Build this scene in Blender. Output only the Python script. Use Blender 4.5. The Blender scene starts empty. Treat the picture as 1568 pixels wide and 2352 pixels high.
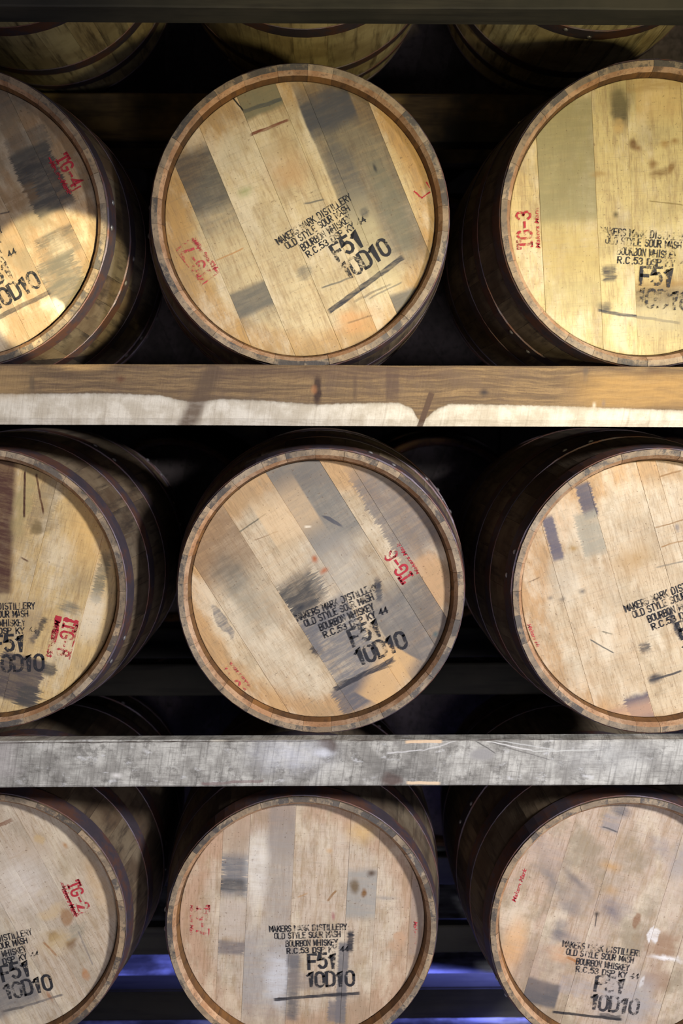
import bpy, bmesh, math, random
from mathutils import Vector, Matrix, Euler

random.seed(7)
sc = bpy.context.scene
COL = sc.collection
R = math.radians

# ------------------------------------------------------------------ camera
F_PX = 2470.0                     # focal length in pixels of the 1568x2352 frame
PITCH, YAW = R(4.95), R(0.8)      # looking slightly down and slightly right
CAM = Vector((0.0, 0.0, 1.60))
cd = bpy.data.cameras.new('camera')
cam = bpy.data.objects.new('camera', cd)
COL.objects.link(cam)
cd.sensor_fit = 'VERTICAL'
cd.sensor_height = 36.0
cd.lens = F_PX / 2352.0 * 36.0
cd.clip_start = 0.05
cam.location = CAM
cam.rotation_euler = (R(90) - PITCH, 0, -YAW)
sc.camera = cam
CROT = cam.rotation_euler.to_matrix()
cd.dof.use_dof = True
cd.dof.focus_distance = 2.05
cd.dof.aperture_fstop = 3.2

# ------------------------------------------------------------------ world, lights, exposure
w = bpy.data.worlds.new('world'); sc.world = w; w.use_nodes = True
w.node_tree.nodes['Background'].inputs[0].default_value = (0.55, 0.58, 0.70, 1)
w.node_tree.nodes['Background'].inputs[1].default_value = 0.035
sc.view_settings.view_transform = 'Standard'
sc.view_settings.look = 'None'
sc.view_settings.exposure = 0.0
sc.view_settings.gamma = 1.0
sc.view_settings.use_curve_mapping = False

def light(name, kind, loc, target, energy, color, size=0.3, spot=None, blend=0.2):
    d = bpy.data.lights.new(name, kind); d.energy = energy; d.color = color
    if kind == 'AREA': d.shape = 'DISK'; d.size = size
    else: d.shadow_soft_size = size
    if kind == 'SPOT': d.spot_size = R(spot); d.spot_blend = blend
    o = bpy.data.objects.new(name, d); COL.objects.link(o)
    o.location = loc
    o.rotation_euler = (Vector(target) - Vector(loc)).to_track_quat('-Z', 'Y').to_euler()
    return o
# cool daylight key from the upper right, in front of the rack
light('daylight_key', 'SPOT', (2.6, -1.1, 2.6), (-0.20, 2.0, 0.74), 960, (0.97, 0.97, 1.0), 0.22, 37, 0.6)
# lower cool fill reflected from the aisle
light('aisle_daylight', 'AREA', (0.5, -0.5, 0.8), (-0.1, 2.0, 0.55), 22, (0.90, 0.87, 1.0), 0.8)
# warm lamp hanging in the aisle, aimed at the upper tier
light('warm_aisle_lamp', 'SPOT', (0.75, 0.1, 1.42), (0.42, 2.0, 2.17), 104, (1.0, 0.87, 0.47), 0.04, 46, 0.7)
# added narrow spot, no actual lamp: warm patch on the leftmost upper barrel
light('warm_patch_spot', 'SPOT', (0.35, 0.0, 1.5), (-0.475, 2.0, 1.835), 420, (1.0, 0.88, 0.52), 0.006, 7.6, 0.2)
# bluish daylight low behind the rack
light('low_blue_daylight', 'SPOT', (1.35, 2.72, 0.36), (0.30, 2.70, 0.0), 1000, (0.20, 0.24, 1.0), 0.03, 34, 0.6)

# ------------------------------------------------------------------ helpers
def project(p):
    q = CROT.transposed() @ (Vector(p) - CAM)
    return (784 + F_PX * q.x / -q.z, 1176 - F_PX * q.y / -q.z)
def at(px, py, Y):
    """photo pixel -> point on the vertical plane y = Y (metres)"""
    d = CROT @ Vector(((px - 784) / F_PX, -(py - 1176) / F_PX, -1.0))
    return CAM + d * ((Y - CAM.y) / d.y)

def link(name, me, mats, parent=None, loc=None, rot=None):
    if not isinstance(mats, (list, tuple)): mats = [mats]
    if len(me.materials) == 0:
        for m in mats: me.materials.append(m)
    o = bpy.data.objects.new(name, me); COL.objects.link(o)
    if parent: o.parent = parent
    if loc: o.location = loc
    if rot: o.rotation_euler = rot
    return o
def tag(o, label, cat=None, group=None, kind=None):
    if label: o['label'] = label
    if cat: o['category'] = cat
    if group: o['group'] = group
    if kind: o['kind'] = kind
    return o
def empty(name, loc, rot=(0, 0, 0)):
    o = bpy.data.objects.new(name, None); COL.objects.link(o)
    o.location = loc; o.rotation_euler = rot; o.empty_display_size = 0.1
    return o
def mesh(name, verts, faces, uvs=None, smooth=False, mi=None):
    me = bpy.data.meshes.new(name); me.from_pydata(verts, [], faces)
    if uvs:
        l = me.uv_layers.new(name='UVMap')
        for lp in me.loops: l.data[lp.index].uv = uvs[lp.vertex_index]
    if mi:
        for p, i in zip(me.polygons, mi): p.material_index = i
    if smooth:
        for p in me.polygons: p.use_smooth = True
    me.update()
    return me

# ------------------------------------------------------------------ node helpers
def srgb(c):
    f = lambda v: (v / 255 / 12.92) if v / 255 <= 0.04045 else ((v / 255 + 0.055) / 1.055) ** 2.4
    return (f(c[0]), f(c[1]), f(c[2]), 1.0)
class NT:
    def __init__(s, tree): s.t = tree
    def n(s, typ, **kw):
        nd = s.t.nodes.new(typ)
        for k, v in kw.items(): setattr(nd, k, v)
        return nd
    def l(s, a, b): s.t.links.new(a, b)
    def val(s, sock, v):
        if isinstance(v, bpy.types.NodeSocket): s.l(v, sock)
        else: sock.default_value = v
    def m(s, op, a, b=None, c=None, clamp=False):
        nd = s.n('ShaderNodeMath', operation=op, use_clamp=clamp)
        s.val(nd.inputs[0], a)
        if b is not None: s.val(nd.inputs[1], b)
        if c is not None: s.val(nd.inputs[2], c)
        return nd.outputs[0]
    def mix(s, f, a, b, blend='MIX'):
        nd = s.n('ShaderNodeMix', data_type='RGBA', blend_type=blend)
        s.val(nd.inputs[0], f); s.val(nd.inputs[6], a); s.val(nd.inputs[7], b)
        return nd.outputs[2]
    def noise(s, vec, scale, detail=3, rough=0.55, dist=0.0):
        nd = s.n('ShaderNodeTexNoise'); s.l(vec, nd.inputs['Vector'])
        nd.inputs['Scale'].default_value = scale; nd.inputs['Detail'].default_value = detail
        nd.inputs['Roughness'].default_value = rough; nd.inputs['Distortion'].default_value = dist
        return nd.outputs['Fac']
    def scale(s, vec, v):
        nd = s.n('ShaderNodeVectorMath', operation='MULTIPLY'); s.l(vec, nd.inputs[0]); nd.inputs[1].default_value = v
        return nd.outputs[0]
    def ramp(s, f, lo, hi, a=0.0, b=1.0, smooth=True):
        nd = s.n('ShaderNodeMapRange', interpolation_type='SMOOTHSTEP' if smooth else 'LINEAR')
        s.val(nd.inputs[0], f); s.val(nd.inputs[1], lo); s.val(nd.inputs[2], hi)
        nd.inputs[3].default_value = a; nd.inputs[4].default_value = b
        return nd.outputs[0]
def material(name):
    m = bpy.data.materials.new(name); m.use_nodes = True
    t = NT(m.node_tree); b = m.node_tree.nodes['Principled BSDF']
    return m, t, b

def stain_group():
    """mask of one stain: soft-edged box or ellipse with ragged, saw-combed ends"""
    g = bpy.data.node_groups.new('stain_mask', 'ShaderNodeTree')
    I = g.interface
    def sk(nm, typ='NodeSocketFloat', io='INPUT'): return I.new_socket(nm, in_out=io, socket_type=typ)
    sk('Vector', 'NodeSocketVector')
    for nm in ('Lo', 'Hi', 'Cu', 'Cv', 'Au', 'Av', 'Cos', 'Sin', 'SoftU', 'SoftV', 'Rag', 'Comb', 'Ellipse', 'Mottle', 'Strength'): sk(nm)
    sk('Mask', io='OUTPUT')
    t = NT(g); gi = t.n('NodeGroupInput'); go = t.n('NodeGroupOutput'); i = gi.outputs
    sep = t.n('ShaderNodeSeparateXYZ'); t.l(i['Vector'], sep.inputs[0])
    nz = t.n('ShaderNodeTexNoise'); t.l(i['Vector'], nz.inputs['Vector']); nz.inputs['Scale'].default_value = 9; nz.inputs['Detail'].default_value = 4
    cs = t.n('ShaderNodeSeparateColor'); t.l(nz.outputs['Color'], cs.inputs[0])
    cmb = t.noise(t.scale(i['Vector'], (3.0, 70.0, 1.0)), 1.0, 3, 0.7)
    ragu = t.m('MULTIPLY', i['Rag'], t.m('ADD', 0.12, t.m('MULTIPLY', i['Ellipse'], 0.88)))
    du = t.m('ADD', t.m('SUBTRACT', sep.outputs[0], i['Cu']),
             t.m('ADD', t.m('MULTIPLY', t.m('SUBTRACT', cs.outputs[0], 0.5), ragu), t.m('MULTIPLY', t.m('SUBTRACT', cmb, 0.5), i['Comb'])))
    dv = t.m('ADD', t.m('SUBTRACT', sep.outputs[1], i['Cv']), t.m('MULTIPLY', t.m('SUBTRACT', cs.outputs[1], 0.5), i['Rag']))
    ru = t.m('ADD', t.m('MULTIPLY', du, i['Cos']), t.m('MULTIPLY', dv, i['Sin']))
    rv = t.m('SUBTRACT', t.m('MULTIPLY', dv, i['Cos']), t.m('MULTIPLY', du, i['Sin']))
    au = t.m('ABSOLUTE', ru); av = t.m('ABSOLUTE', rv)
    def edge(a, half, soft):
        return t.ramp(a, t.m('ADD', half, soft), t.m('SUBTRACT', half, soft))
    box = t.m('MULTIPLY', edge(au, i['Au'], i['SoftU']), edge(av, i['Av'], i['SoftV']))
    e = t.m('SQRT', t.m('ADD', t.m('POWER', t.m('DIVIDE', au, i['Au']), 2.0), t.m('POWER', t.m('DIVIDE', av, i['Av']), 2.0)))
    se = t.m('DIVIDE', i['SoftV'], i['Av'])
    ell = t.ramp(e, t.m('ADD', 1.0, se), t.m('SUBTRACT', 1.0, se))
    mk = t.m('ADD', t.m('MULTIPLY', box, t.m('SUBTRACT', 1.0, i['Ellipse'])), t.m('MULTIPLY', ell, i['Ellipse']))
    mo = t.noise(t.scale(i['Vector'], (5.0, 30.0, 1.0)), 1.0, 4, 0.7)
    mo2 = t.ramp(mo, 0.32, 0.62)
    mk = t.m('MULTIPLY', mk, t.m('SUBTRACT', 1.0, t.m('MULTIPLY', i['Mottle'], t.m('SUBTRACT', 1.0, mo2))))
    mk = t.m('MULTIPLY', mk, t.m('MULTIPLY', t.m('GREATER_THAN', sep.outputs[0], i['Lo']), t.m('LESS_THAN', sep.outputs[0], i['Hi'])))
    mk = t.m('MULTIPLY', mk, i['Strength'])
    t.l(mk, go.inputs['Mask'])
    return g
STAIN = stain_group()
def stain(t, vec, col, base, cu, cv, au, av, rot=0.0, su=0.01, sv=0.02, rag=0.03, comb=0.0, ell=0, mot=0.5, st=0.8, lo=-99, hi=99):
    mot *= .7; st = min(1.0, st * 1.12)
    nd = t.n('ShaderNodeGroup'); nd.node_tree = STAIN
    t.l(vec, nd.inputs['Vector'])
    for k, v in dict(Lo=lo, Hi=hi, Cu=cu, Cv=cv, Au=au, Av=av, Cos=math.cos(rot), Sin=math.sin(rot), SoftU=su, SoftV=sv, Rag=rag, Comb=comb, Ellipse=ell, Mottle=mot, Strength=st).items():
        nd.inputs[k].default_value = v
    return t.mix(nd.outputs[0], base, srgb(col))

# ------------------------------------------------------------------ shared materials
def wood_dark(name, c1, c2, c3, rough=0.75, sc_=1.0, axis='Y'):
    m, t, b = material(name)
    tc = t.n('ShaderNodeTexCoord'); oi = t.n('ShaderNodeObjectInfo')
    off = t.n('ShaderNodeVectorMath', operation='MULTIPLY_ADD')
    off.inputs[0].default_value = (7.3, 3.1, 5.7)
    cmb = t.n('ShaderNodeCombineXYZ')
    for k in range(3): t.l(oi.outputs['Random'], cmb.inputs[k])
    t.l(cmb.outputs[0], off.inputs[1]); t.l(tc.outputs['Object'], off.inputs[2])
    s = (60, 5, 60) if axis == 'Y' else (5, 60, 60)
    g = t.noise(t.scale(off.outputs[0], tuple(x * sc_ for x in s)), 1, 4, 0.65)
    bl = t.noise(off.outputs[0], 9 * sc_, 4, 0.6)
    c = t.mix(t.ramp(bl, 0.35, 0.65), srgb(c1), srgb(c2))
    c = t.mix(t.ramp(g, 0.45, 0.75), c, srgb(c3))
    tint = t.mix(1.0, c, oi.outputs['Color'], 'MULTIPLY')
    t.l(tint, b.inputs['Base Color'])
    b.inputs['Roughness'].default_value = rough
    bp = t.n('ShaderNodeBump'); bp.inputs['Strength'].default_value = 0.35; bp.inputs['Distance'].default_value = 0.002
    t.l(g, bp.inputs['Height']); t.l(bp.outputs[0], b.inputs['Normal'])
    return m
M_STAVE = wood_dark('aged_oak_stave', (84, 66, 48), (118, 102, 80), (56, 44, 34))
M_STAVE_LAMPLIT = wood_dark('lamplit_oak_stave', (150, 132, 92), (182, 166, 122), (84, 70, 46))  # top-row staves: yellowish lamplight from below put into a paler colour
M_CROZE = wood_dark('croze_wood', (128, 88, 44), (96, 64, 32), (70, 46, 26))
def chime_mat(name, base, light_, dark, cover=0.56):
    m, t, b = material(name)
    tc = t.n('ShaderNodeTexCoord'); oi = t.n('ShaderNodeObjectInfo')
    cmb = t.n('ShaderNodeCombineXYZ')
    for k in range(3): t.l(oi.outputs['Random'], cmb.inputs[k])
    off = t.n('ShaderNodeVectorMath', operation='MULTIPLY_ADD'); off.inputs[0].default_value = (9.1, 4.3, 6.7)
    t.l(cmb.outputs[0], off.inputs[1]); t.l(tc.outputs['Object'], off.inputs[2])
    v = off.outputs[0]
    a = t.noise(v, 26, 4, 0.6); f = t.noise(v, 140, 3, 0.7); d = t.noise(v, 9, 6, 0.75, 0.3)
    c = t.mix(t.ramp(a, 0.4, 0.6), srgb(base), srgb(light_))
    c = t.mix(t.m('MULTIPLY', t.ramp(f, 0.50, 0.68), 0.5), c, srgb(dark))
    c = t.mix(t.m('MULTIPLY', t.ramp(d, cover, cover + 0.07), 0.8), c, srgb(dark))
    c = t.mix(1.0, c, oi.outputs['Color'], 'MULTIPLY')
    t.l(c, b.inputs['Base Color']); b.inputs['Roughness'].default_value = 0.7
    bp = t.n('ShaderNodeBump'); bp.inputs['Strength'].default_value = 0.5; bp.inputs['Distance'].default_value = 0.0015
    t.l(f, bp.inputs['Height']); t.l(bp.outputs[0], b.inputs['Normal'])
    return m
M_CHIME = chime_mat('worn_chime', (126, 108, 86), (158, 136, 108), (66, 62, 60), 0.50)
M_BEVEL = chime_mat('chime_bevel', (160, 120, 86), (186, 150, 116), (86, 68, 54), 0.60)
def steel():
    m, t, b = material('hoop_steel')
    tc = t.n('ShaderNodeTexCoord')
    a = t.noise(tc.outputs['Object'], 14, 5, 0.7); f = t.noise(tc.outputs['Object'], 90, 3, 0.6)
    c = t.mix(t.ramp(a, 0.42, 0.62), srgb((92, 82, 90)), srgb((116, 78, 62)))
    c = t.mix(t.m('MULTIPLY', f, 0.35), c, srgb((60, 54, 60)))
    t.l(c, b.inputs['Base Color']); b.inputs['Metallic'].default_value = 0.55
    t.l(t.ramp(a, 0.3, 0.7, 0.48, 0.7), b.inputs['Roughness'])
    return m
M_STEEL = steel()
def plain(name, col, rough=0.6, metal=0.0, noise=0.0):
    m, t, b = material(name)
    if noise:
        tc = t.n('ShaderNodeTexCoord'); f = t.noise(tc.outputs['Object'], 40, 4, 0.7)
        t.l(t.mix(t.ramp(f, 0.35, 0.65), srgb(col), srgb(tuple(x * (1 - noise) for x in col))), b.inputs['Base Color'])
    else: b.inputs['Base Color'].default_value = srgb(col)
    b.inputs['Roughness'].default_value = rough; b.inputs['Metallic'].default_value = metal
    return m
M_RIVET = plain('rivet_metal', (190, 186, 186), 0.35, 0.8)
def ink(name, col, wear=0.45, scale=190):
    m, t, b = material(name)
    tc = t.n('ShaderNodeTexCoord')
    f = t.noise(tc.outputs['Object'], scale, 4, 0.75); g = t.noise(tc.outputs['Object'], 22, 3, 0.6)
    wv = t.m('ADD', t.m('MULTIPLY', f, 0.6), t.m('MULTIPLY', g, 0.5))
    a = t.ramp(wv, wear + 0.02, wear + 0.13)
    b.inputs['Base Color'].default_value = srgb(col); b.inputs['Roughness'].default_value = 0.8
    t.l(t.m('MULTIPLY', a, 0.93), b.inputs['Alpha'])
    return m
M_INK = ink('black_stamp_ink', (32, 32, 38), 0.42)
M_INKFADE = ink('faded_black_stamp_ink', (48, 46, 50), 0.47)
M_RED = ink('red_stamp_ink', (178, 40, 54), 0.45)
M_REDFADE = ink('faded_red_stamp_ink', (190, 66, 72), 0.50)

# ------------------------------------------------------------------ barrel geometry
RH, RB, LEN = 0.265, 0.300, 0.88         # chime radius, bilge radius, length
RECESS, RHEAD = 0.030, 0.2435
def rad(y):
    s = (y - LEN / 2) / (LEN / 2)
    return RH + (RB - RH) * (1 - s * s)
def stave_mesh(width):
    st = [0, 0.010, 0.030, 0.075, 0.15, 0.24, 0.34, 0.44]
    st = st + [LEN - y for y in reversed(st[:-1])]
    def inner(y):
        d = min(y, LEN - y)
        if d <= 0: return RH - 0.0105
        if d <= 0.0101: return RH - 0.0170
        if d <= 0.0301: return RH - 0.0205
        return rad(y) - 0.026
    gap = 0.0004
    V, Fc, MI = [], [], []
    for y in st:
        for r in (rad(y), inner(y)):
            aw = width / 2 - gap / r / 2
            for k in (-1, 0, 1):
                a = aw * k
                V.append((r * math.sin(a), y, r * math.cos(a)))
    n = len(st)
    for i in range(n - 1):
        b0, b1 = i * 6, (i + 1) * 6
        for k in (0, 1): Fc.append((b0 + k, b1 + k, b1 + k + 1, b0 + k + 1)); MI.append(0)
        for k in (3, 4):
            Fc.append((b0 + k, b0 + k + 1, b1 + k + 1, b1 + k))
            MI.append(2 if i == 0 or i == n - 2 else 3)
        Fc.append((b0, b0 + 3, b1 + 3, b1)); MI.append(0 if i > 1 else 1)
        Fc.append((b0 + 2, b1 + 2, b1 + 5, b0 + 5)); MI.append(0 if i > 1 else 1)
    for k in (0, 1): Fc.append((k, k + 1, k + 4, k + 3)); MI.append(1)
    e = (n - 1) * 6
    for k in (0, 1): Fc.append((e + k, e + k + 3, e + k + 4, e + k + 1)); MI.append(1)
    return mesh('stave', V, Fc, mi=MI)
SW = [R(10), R(12), R(14)]
STAVES = {}
def stave(i, mats, key):
    if (i, key) not in STAVES:
        me = stave_mesh(SW[i])
        for m in mats: me.materials.append(m)
        STAVES[(i, key)] = me
    return STAVES[(i, key)]
HOOPS = {}
def hoop_mesh(y0, y1):
    if (y0, y1) in HOOPS: return HOOPS[(y0, y1)]
    N = 72; V, Fc = [], []
    prof = [(y0, 0.0002), (y0 + 0.0006, 0.0017), (y1 - 0.0006, 0.0017), (y1, 0.0002)]
    for i in range(N):
        a = 2 * math.pi * i / N
        lap = 0.0013 if i < 6 else 0.0            # riveted lap, slightly proud
        for y, d in prof:
            r = rad(y) + d + (lap if d > 0.001 else 0)
            V.append((r * math.sin(a), y, r * math.cos(a)))
    for i in range(N):
        j = (i + 1) % N
        for k in range(3): Fc.append((i * 4 + k, i * 4 + k + 1, j * 4 + k + 1, j * 4 + k))
    me = mesh('hoop', V, Fc, smooth=False); me.materials.append(M_STEEL)
    HOOPS[(y0, y1)] = me
    return me
def rivet_mesh():
    V, Fc = [], []
    for (r, z) in ((0.0055, 0), (0.0045, 0.0018), (0.0022, 0.0030)):
        for k in range(10):
            a = 2 * math.pi * k / 10; V.append((r * math.cos(a), r * math.sin(a), z))
    for b in (0, 10):
        for k in range(10): Fc.append((b + k, b + (k + 1) % 10, b + 10 + (k + 1) % 10, b + 10 + k))
    Fc.append(tuple(range(20, 30)))
    me = mesh('rivet', V, Fc, smooth=True); me.materials.append(M_RIVET); return me
RIVET = rivet_mesh()

def board_mesh(u0, u1, tilt, rag, thick=0.018, UVR=RH):
    """one head board: slice u0..u1 of the head disc; tilt = lean of its top to the left"""
    ct, s_ = math.cos(tilt), math.sin(tilt)
    def outline(ua, ub, rr):
        ua = max(ua, -rr * 0.9995); ub = min(ub, rr * 0.9995)
        pts = []
        K = 12
        a0, a1 = math.acos(max(-1, min(1, ub / rr))), math.acos(max(-1, min(1, ua / rr)))
        for k in range(K + 1):
            a = a0 + (a1 - a0) * k / K; pts.append((rr * math.cos(a), rr * math.sin(a)))
        for k in range(K + 1):
            a = a1 + (a0 - a1) * k / K; pts.append((rr * math.cos(a), -rr * math.sin(a)))
        return pts
    g = 0.00006
    A = outline(u0 + g + 0.0003, u1 - g - 0.0003, RHEAD - 0.001)
    B = outline(u0 + g, u1 - g, RHEAD)
    n = len(A); V, UV = [], []
    for ring, y in ((A, 0.0), (B, 0.0006), (B, thick)):
        for (u, v) in ring:
            V.append((u * ct + v * s_, y, u * s_ - v * ct)); UV.append((u / UVR, v / UVR))
    Fc = [tuple(range(n))]
    for b in (0, n):
        for k in range(n):
            j = (k + 1) % n; Fc.append((b + k, b + n + k, b + n + j, b + j))
    Fc.append(tuple(reversed(range(2 * n, 3 * n))))
    me = mesh('head_board', V, Fc, UV)
    bm = bmesh.new(); bm.from_mesh(me); bmesh.ops.remove_doubles(bm, verts=bm.verts, dist=1e-6)
    bmesh.ops.recalc_face_normals(bm, faces=bm.faces); bm.to_mesh(me); bm.free()
    return me

def head_material(name, disc, stains, px, warm=(206, 168, 112), pale=(222, 204, 172), wash=0.75, grey=0.25):
    """px(x,y) -> normalised (u,v); disc = (px,py,radius_px, rpx)"""
    warm = (warm[0] * .88, warm[1] * .885, warm[2] * .90); pale = (pale[0] * .91, pale[1] * .92, pale[2] * .92)
    m, t, b = material(name)
    uvn = t.n('ShaderNodeUVMap'); uv = uvn.outputs[0]
    oi = t.n('ShaderNodeObjectInfo')
    cmb = t.n('ShaderNodeCombineXYZ'); t.l(oi.outputs['Random'], cmb.inputs[2])
    ad = t.n('ShaderNodeVectorMath', operation='MULTIPLY_ADD')
    t.l(cmb.outputs[0], ad.inputs[0]); ad.inputs[1].default_value = (0, 0, 37.0); t.l(uv, ad.inputs[2])
    v = ad.outputs[0]
    fine = t.noise(t.scale(v, (95, 9, 1)), 1, 4, 0.7)
    med = t.noise(t.scale(v, (26, 2.2, 1)), 1, 4, 0.6, 0.6)
    saw = t.noise(t.scale(v, (5, 120, 1)), 1, 2, 0.7)
    blot = t.noise(v, 3.2, 5, 0.62)
    speck = t.noise(v, 60, 2, 0.5)
    c = t.mix(0.0, srgb(warm), srgb(warm))
    # sanded pale middle
    cu, cv = px(disc[0], disc[1])
    nd = t.n('ShaderNodeGroup'); nd.node_tree = STAIN; t.l(v, nd.inputs['Vector'])
    rr = disc[2] / disc[3]
    for k, vv in dict(Lo=-99, Hi=99, Cu=cu, Cv=cv, Au=rr, Av=rr, Cos=1, Sin=0, SoftU=0.04, SoftV=0.06, Rag=0.12, Comb=0.02, Ellipse=1, Mottle=0.25, Strength=wash).items():
        nd.inputs[k].default_value = vv
    tint = t.mix(1.0, c, oi.outputs['Color'], 'MULTIPLY')
    tint2 = t.mix(0.65, srgb(pale), t.mix(1.0, srgb(pale), oi.outputs['Color'], 'MULTIPLY'))
    c = t.mix(nd.outputs[0], tint, tint2)
    # grain and weathering
    c = t.mix(t.m('MULTIPLY', t.ramp(fine, 0.48, 0.66), 0.42), c, srgb((126, 98, 66)))
    c = t.mix(t.m('MULTIPLY', t.ramp(med, 0.48, 0.66), 0.34), c, srgb((150, 118, 80)))
    bl2 = t.noise(t.scale(v, (2.6, 1.1, 1)), 1.7, 6, 0.68)
    c = t.mix(t.m('MULTIPLY', t.ramp(bl2, 0.46, 0.66), 0.50), c, srgb((224, 210, 182)))
    c = t.mix(t.m('MULTIPLY', t.ramp(blot, 0.44, 0.66), min(.7, grey * 2.0)), c, srgb((134, 120, 96)))
    bl3 = t.noise(t.scale(v, (9, 4, 1)), 1, 5, 0.7)
    c = t.mix(t.m('MULTIPLY', t.ramp(bl3, 0.50, 0.68), 0.42), c, srgb((152, 126, 88)))
    c = t.mix(t.m('MULTIPLY', t.ramp(saw, 0.54, 0.70), 0.20), c, srgb((120, 108, 92)))
    for s in stains:
        c = stain(t, v, base=c, **s)
    c = t.mix(t.m('MULTIPLY', t.ramp(speck, 0.66, 0.74), 0.5), c, srgb((92, 66, 44)))
    t.l(c, b.inputs['Base Color'])
    t.l(t.ramp(blot, 0.3, 0.7, 0.5, 0.68), b.inputs['Roughness'])
    b.inputs['Specular IOR Level'].default_value = 0.35
    bp = t.n('ShaderNodeBump'); bp.inputs['Strength'].default_value = 0.25; bp.inputs['Distance'].default_value = 0.0012
    hh = t.m('ADD', t.m('MULTIPLY', fine, 0.6), t.m('ADD', t.m('MULTIPLY', saw, 0.35), med))
    t.l(hh, bp.inputs['Height']); t.l(bp.outputs[0], b.inputs['Normal'])
    return m

# ------------------------------------------------------------------ stamped lettering
def arc(cx, cy, rx, ry, a0, a1, n=7):
    return [(cx + rx * math.cos(R(a0 + (a1 - a0) * k / n)), cy + ry * math.sin(R(a0 + (a1 - a0) * k / n))) for k in range(n + 1)]
W = 0.5                                    # glyph box is W wide, 1 high
GL = {
 'A': [[(0, 0), (.25, 1), (.5, 0)], [(.09, .3), (.41, .3)]],
 'B': [[(0, 0), (0, 1), (.28, 1)] + arc(.28, .76, .2, .24, 90, -90) + [(0, .52)], [(.28, .52)] + arc(.28, .26, .22, .26, 90, -90) + [(0, 0)]],
 'C': [arc(.25, .72, .25, .28, 20, 180) + arc(.25, .28, .25, .28, 180, 340)],
 'D': [[(0, 0), (0, 1), (.22, 1)] + arc(.22, .7, .28, .3, 90, 0) + arc(.22, .3, .28, .3, 0, -90) + [(0, 0)]],
 'E': [[(.46, 1), (0, 1), (0, 0), (.46, 0)], [(0, .52), (.38, .52)]],
 'F': [[(.48, 1), (0, 1), (0, 0)], [(0, .52), (.40, .52)]],
 'G': [arc(.25, .72, .25, .28, 20, 180) + arc(.25, .28, .25, .28, 180, 360) + [(.5, .46), (.28, .46)]],
 'H': [[(0, 0), (0, 1)], [(.5, 0), (.5, 1)], [(0, .5), (.5, .5)]],
 'I': [[(.25, 0), (.25, 1)]],
 'K': [[(0, 0), (0, 1)], [(.48, 1), (0, .4)], [(.16, .6), (.5, 0)]],
 'L': [[(0, 1), (0, 0), (.44, 0)]],
 'M': [[(0, 0), (0, 1), (.27, .35), (.54, 1), (.54, 0)]],
 'N': [[(0, 0), (0, 1), (.5, 0), (.5, 1)]],
 'O': [arc(.25, .72, .25, .28, 0, 180) + arc(.25, .28, .25, .28, 180, 360) + [(.5, .72)]],
 'P': [[(0, 0), (0, 1), (.26, 1)] + arc(.26, .74, .23, .26, 90, -90) + [(0, .48)]],
 'R': [[(0, 0), (0, 1), (.26, 1)] + arc(.26, .74, .23, .26, 90, -90) + [(0, .48)], [(.22, .48), (.5, 0)]],
 'S': [arc(.25, .75, .24, .25, 20, 200) + arc(.25, .26, .25, .26, 110, -160)],
 'T': [[(0, 1), (.5, 1)], [(.25, 1), (.25, 0)]],
 'U': [[(0, 1)] + arc(.25, .26, .25, .26, 180, 360) + [(.5, 1)]],
 'W': [[(0, 1), (.14, 0), (.3, .8), (.46, 0), (.6, 1)]],
 'Y': [[(0, 1), (.25, .48), (.5, 1)], [(.25, .48), (.25, 0)]],
 '1': [[(.02, .76), (.26, 1), (.26, 0)]],
 '2': [arc(.25, .74, .23, .26, 170, -20) + [(.03, 0), (.5, 0)]],
 '3': [arc(.23, .75, .22, .25, 160, -80), arc(.23, .26, .25, .26, 85, -160)],
 '4': [[(.36, 0), (.36, 1), (0, .3), (.5, .3)]],
 '5': [[(.46, 1), (.06, 1), (.03, .54)] + arc(.23, .33, .26, .32, 110, -150)],
 '6': [arc(.25, .3, .24, .29, 0, 360, 12), [(.01, .3), (.04, .66)] + arc(.27, .72, .24, .28, 180, 40)],
 '7': [[(0, 1), (.48, 1), (.16, 0)]],
 '8': [arc(.25, .76, .2, .24, 0, 360, 12), arc(.25, .27, .24, .27, 0, 360, 12)],
 '0': [arc(.25, .72, .25, .28, 0, 180) + arc(.25, .28, .25, .28, 180, 360) + [(.5, .72)]],
 '-': [[(.08, .45), (.42, .45)]], '.': [[(.2, 0), (.24, .04)]], ' ': []}
ADV = {'M': .54, 'W': .6, '.': .3, 'I': .3, ' ': .34, '1': .42}
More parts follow.
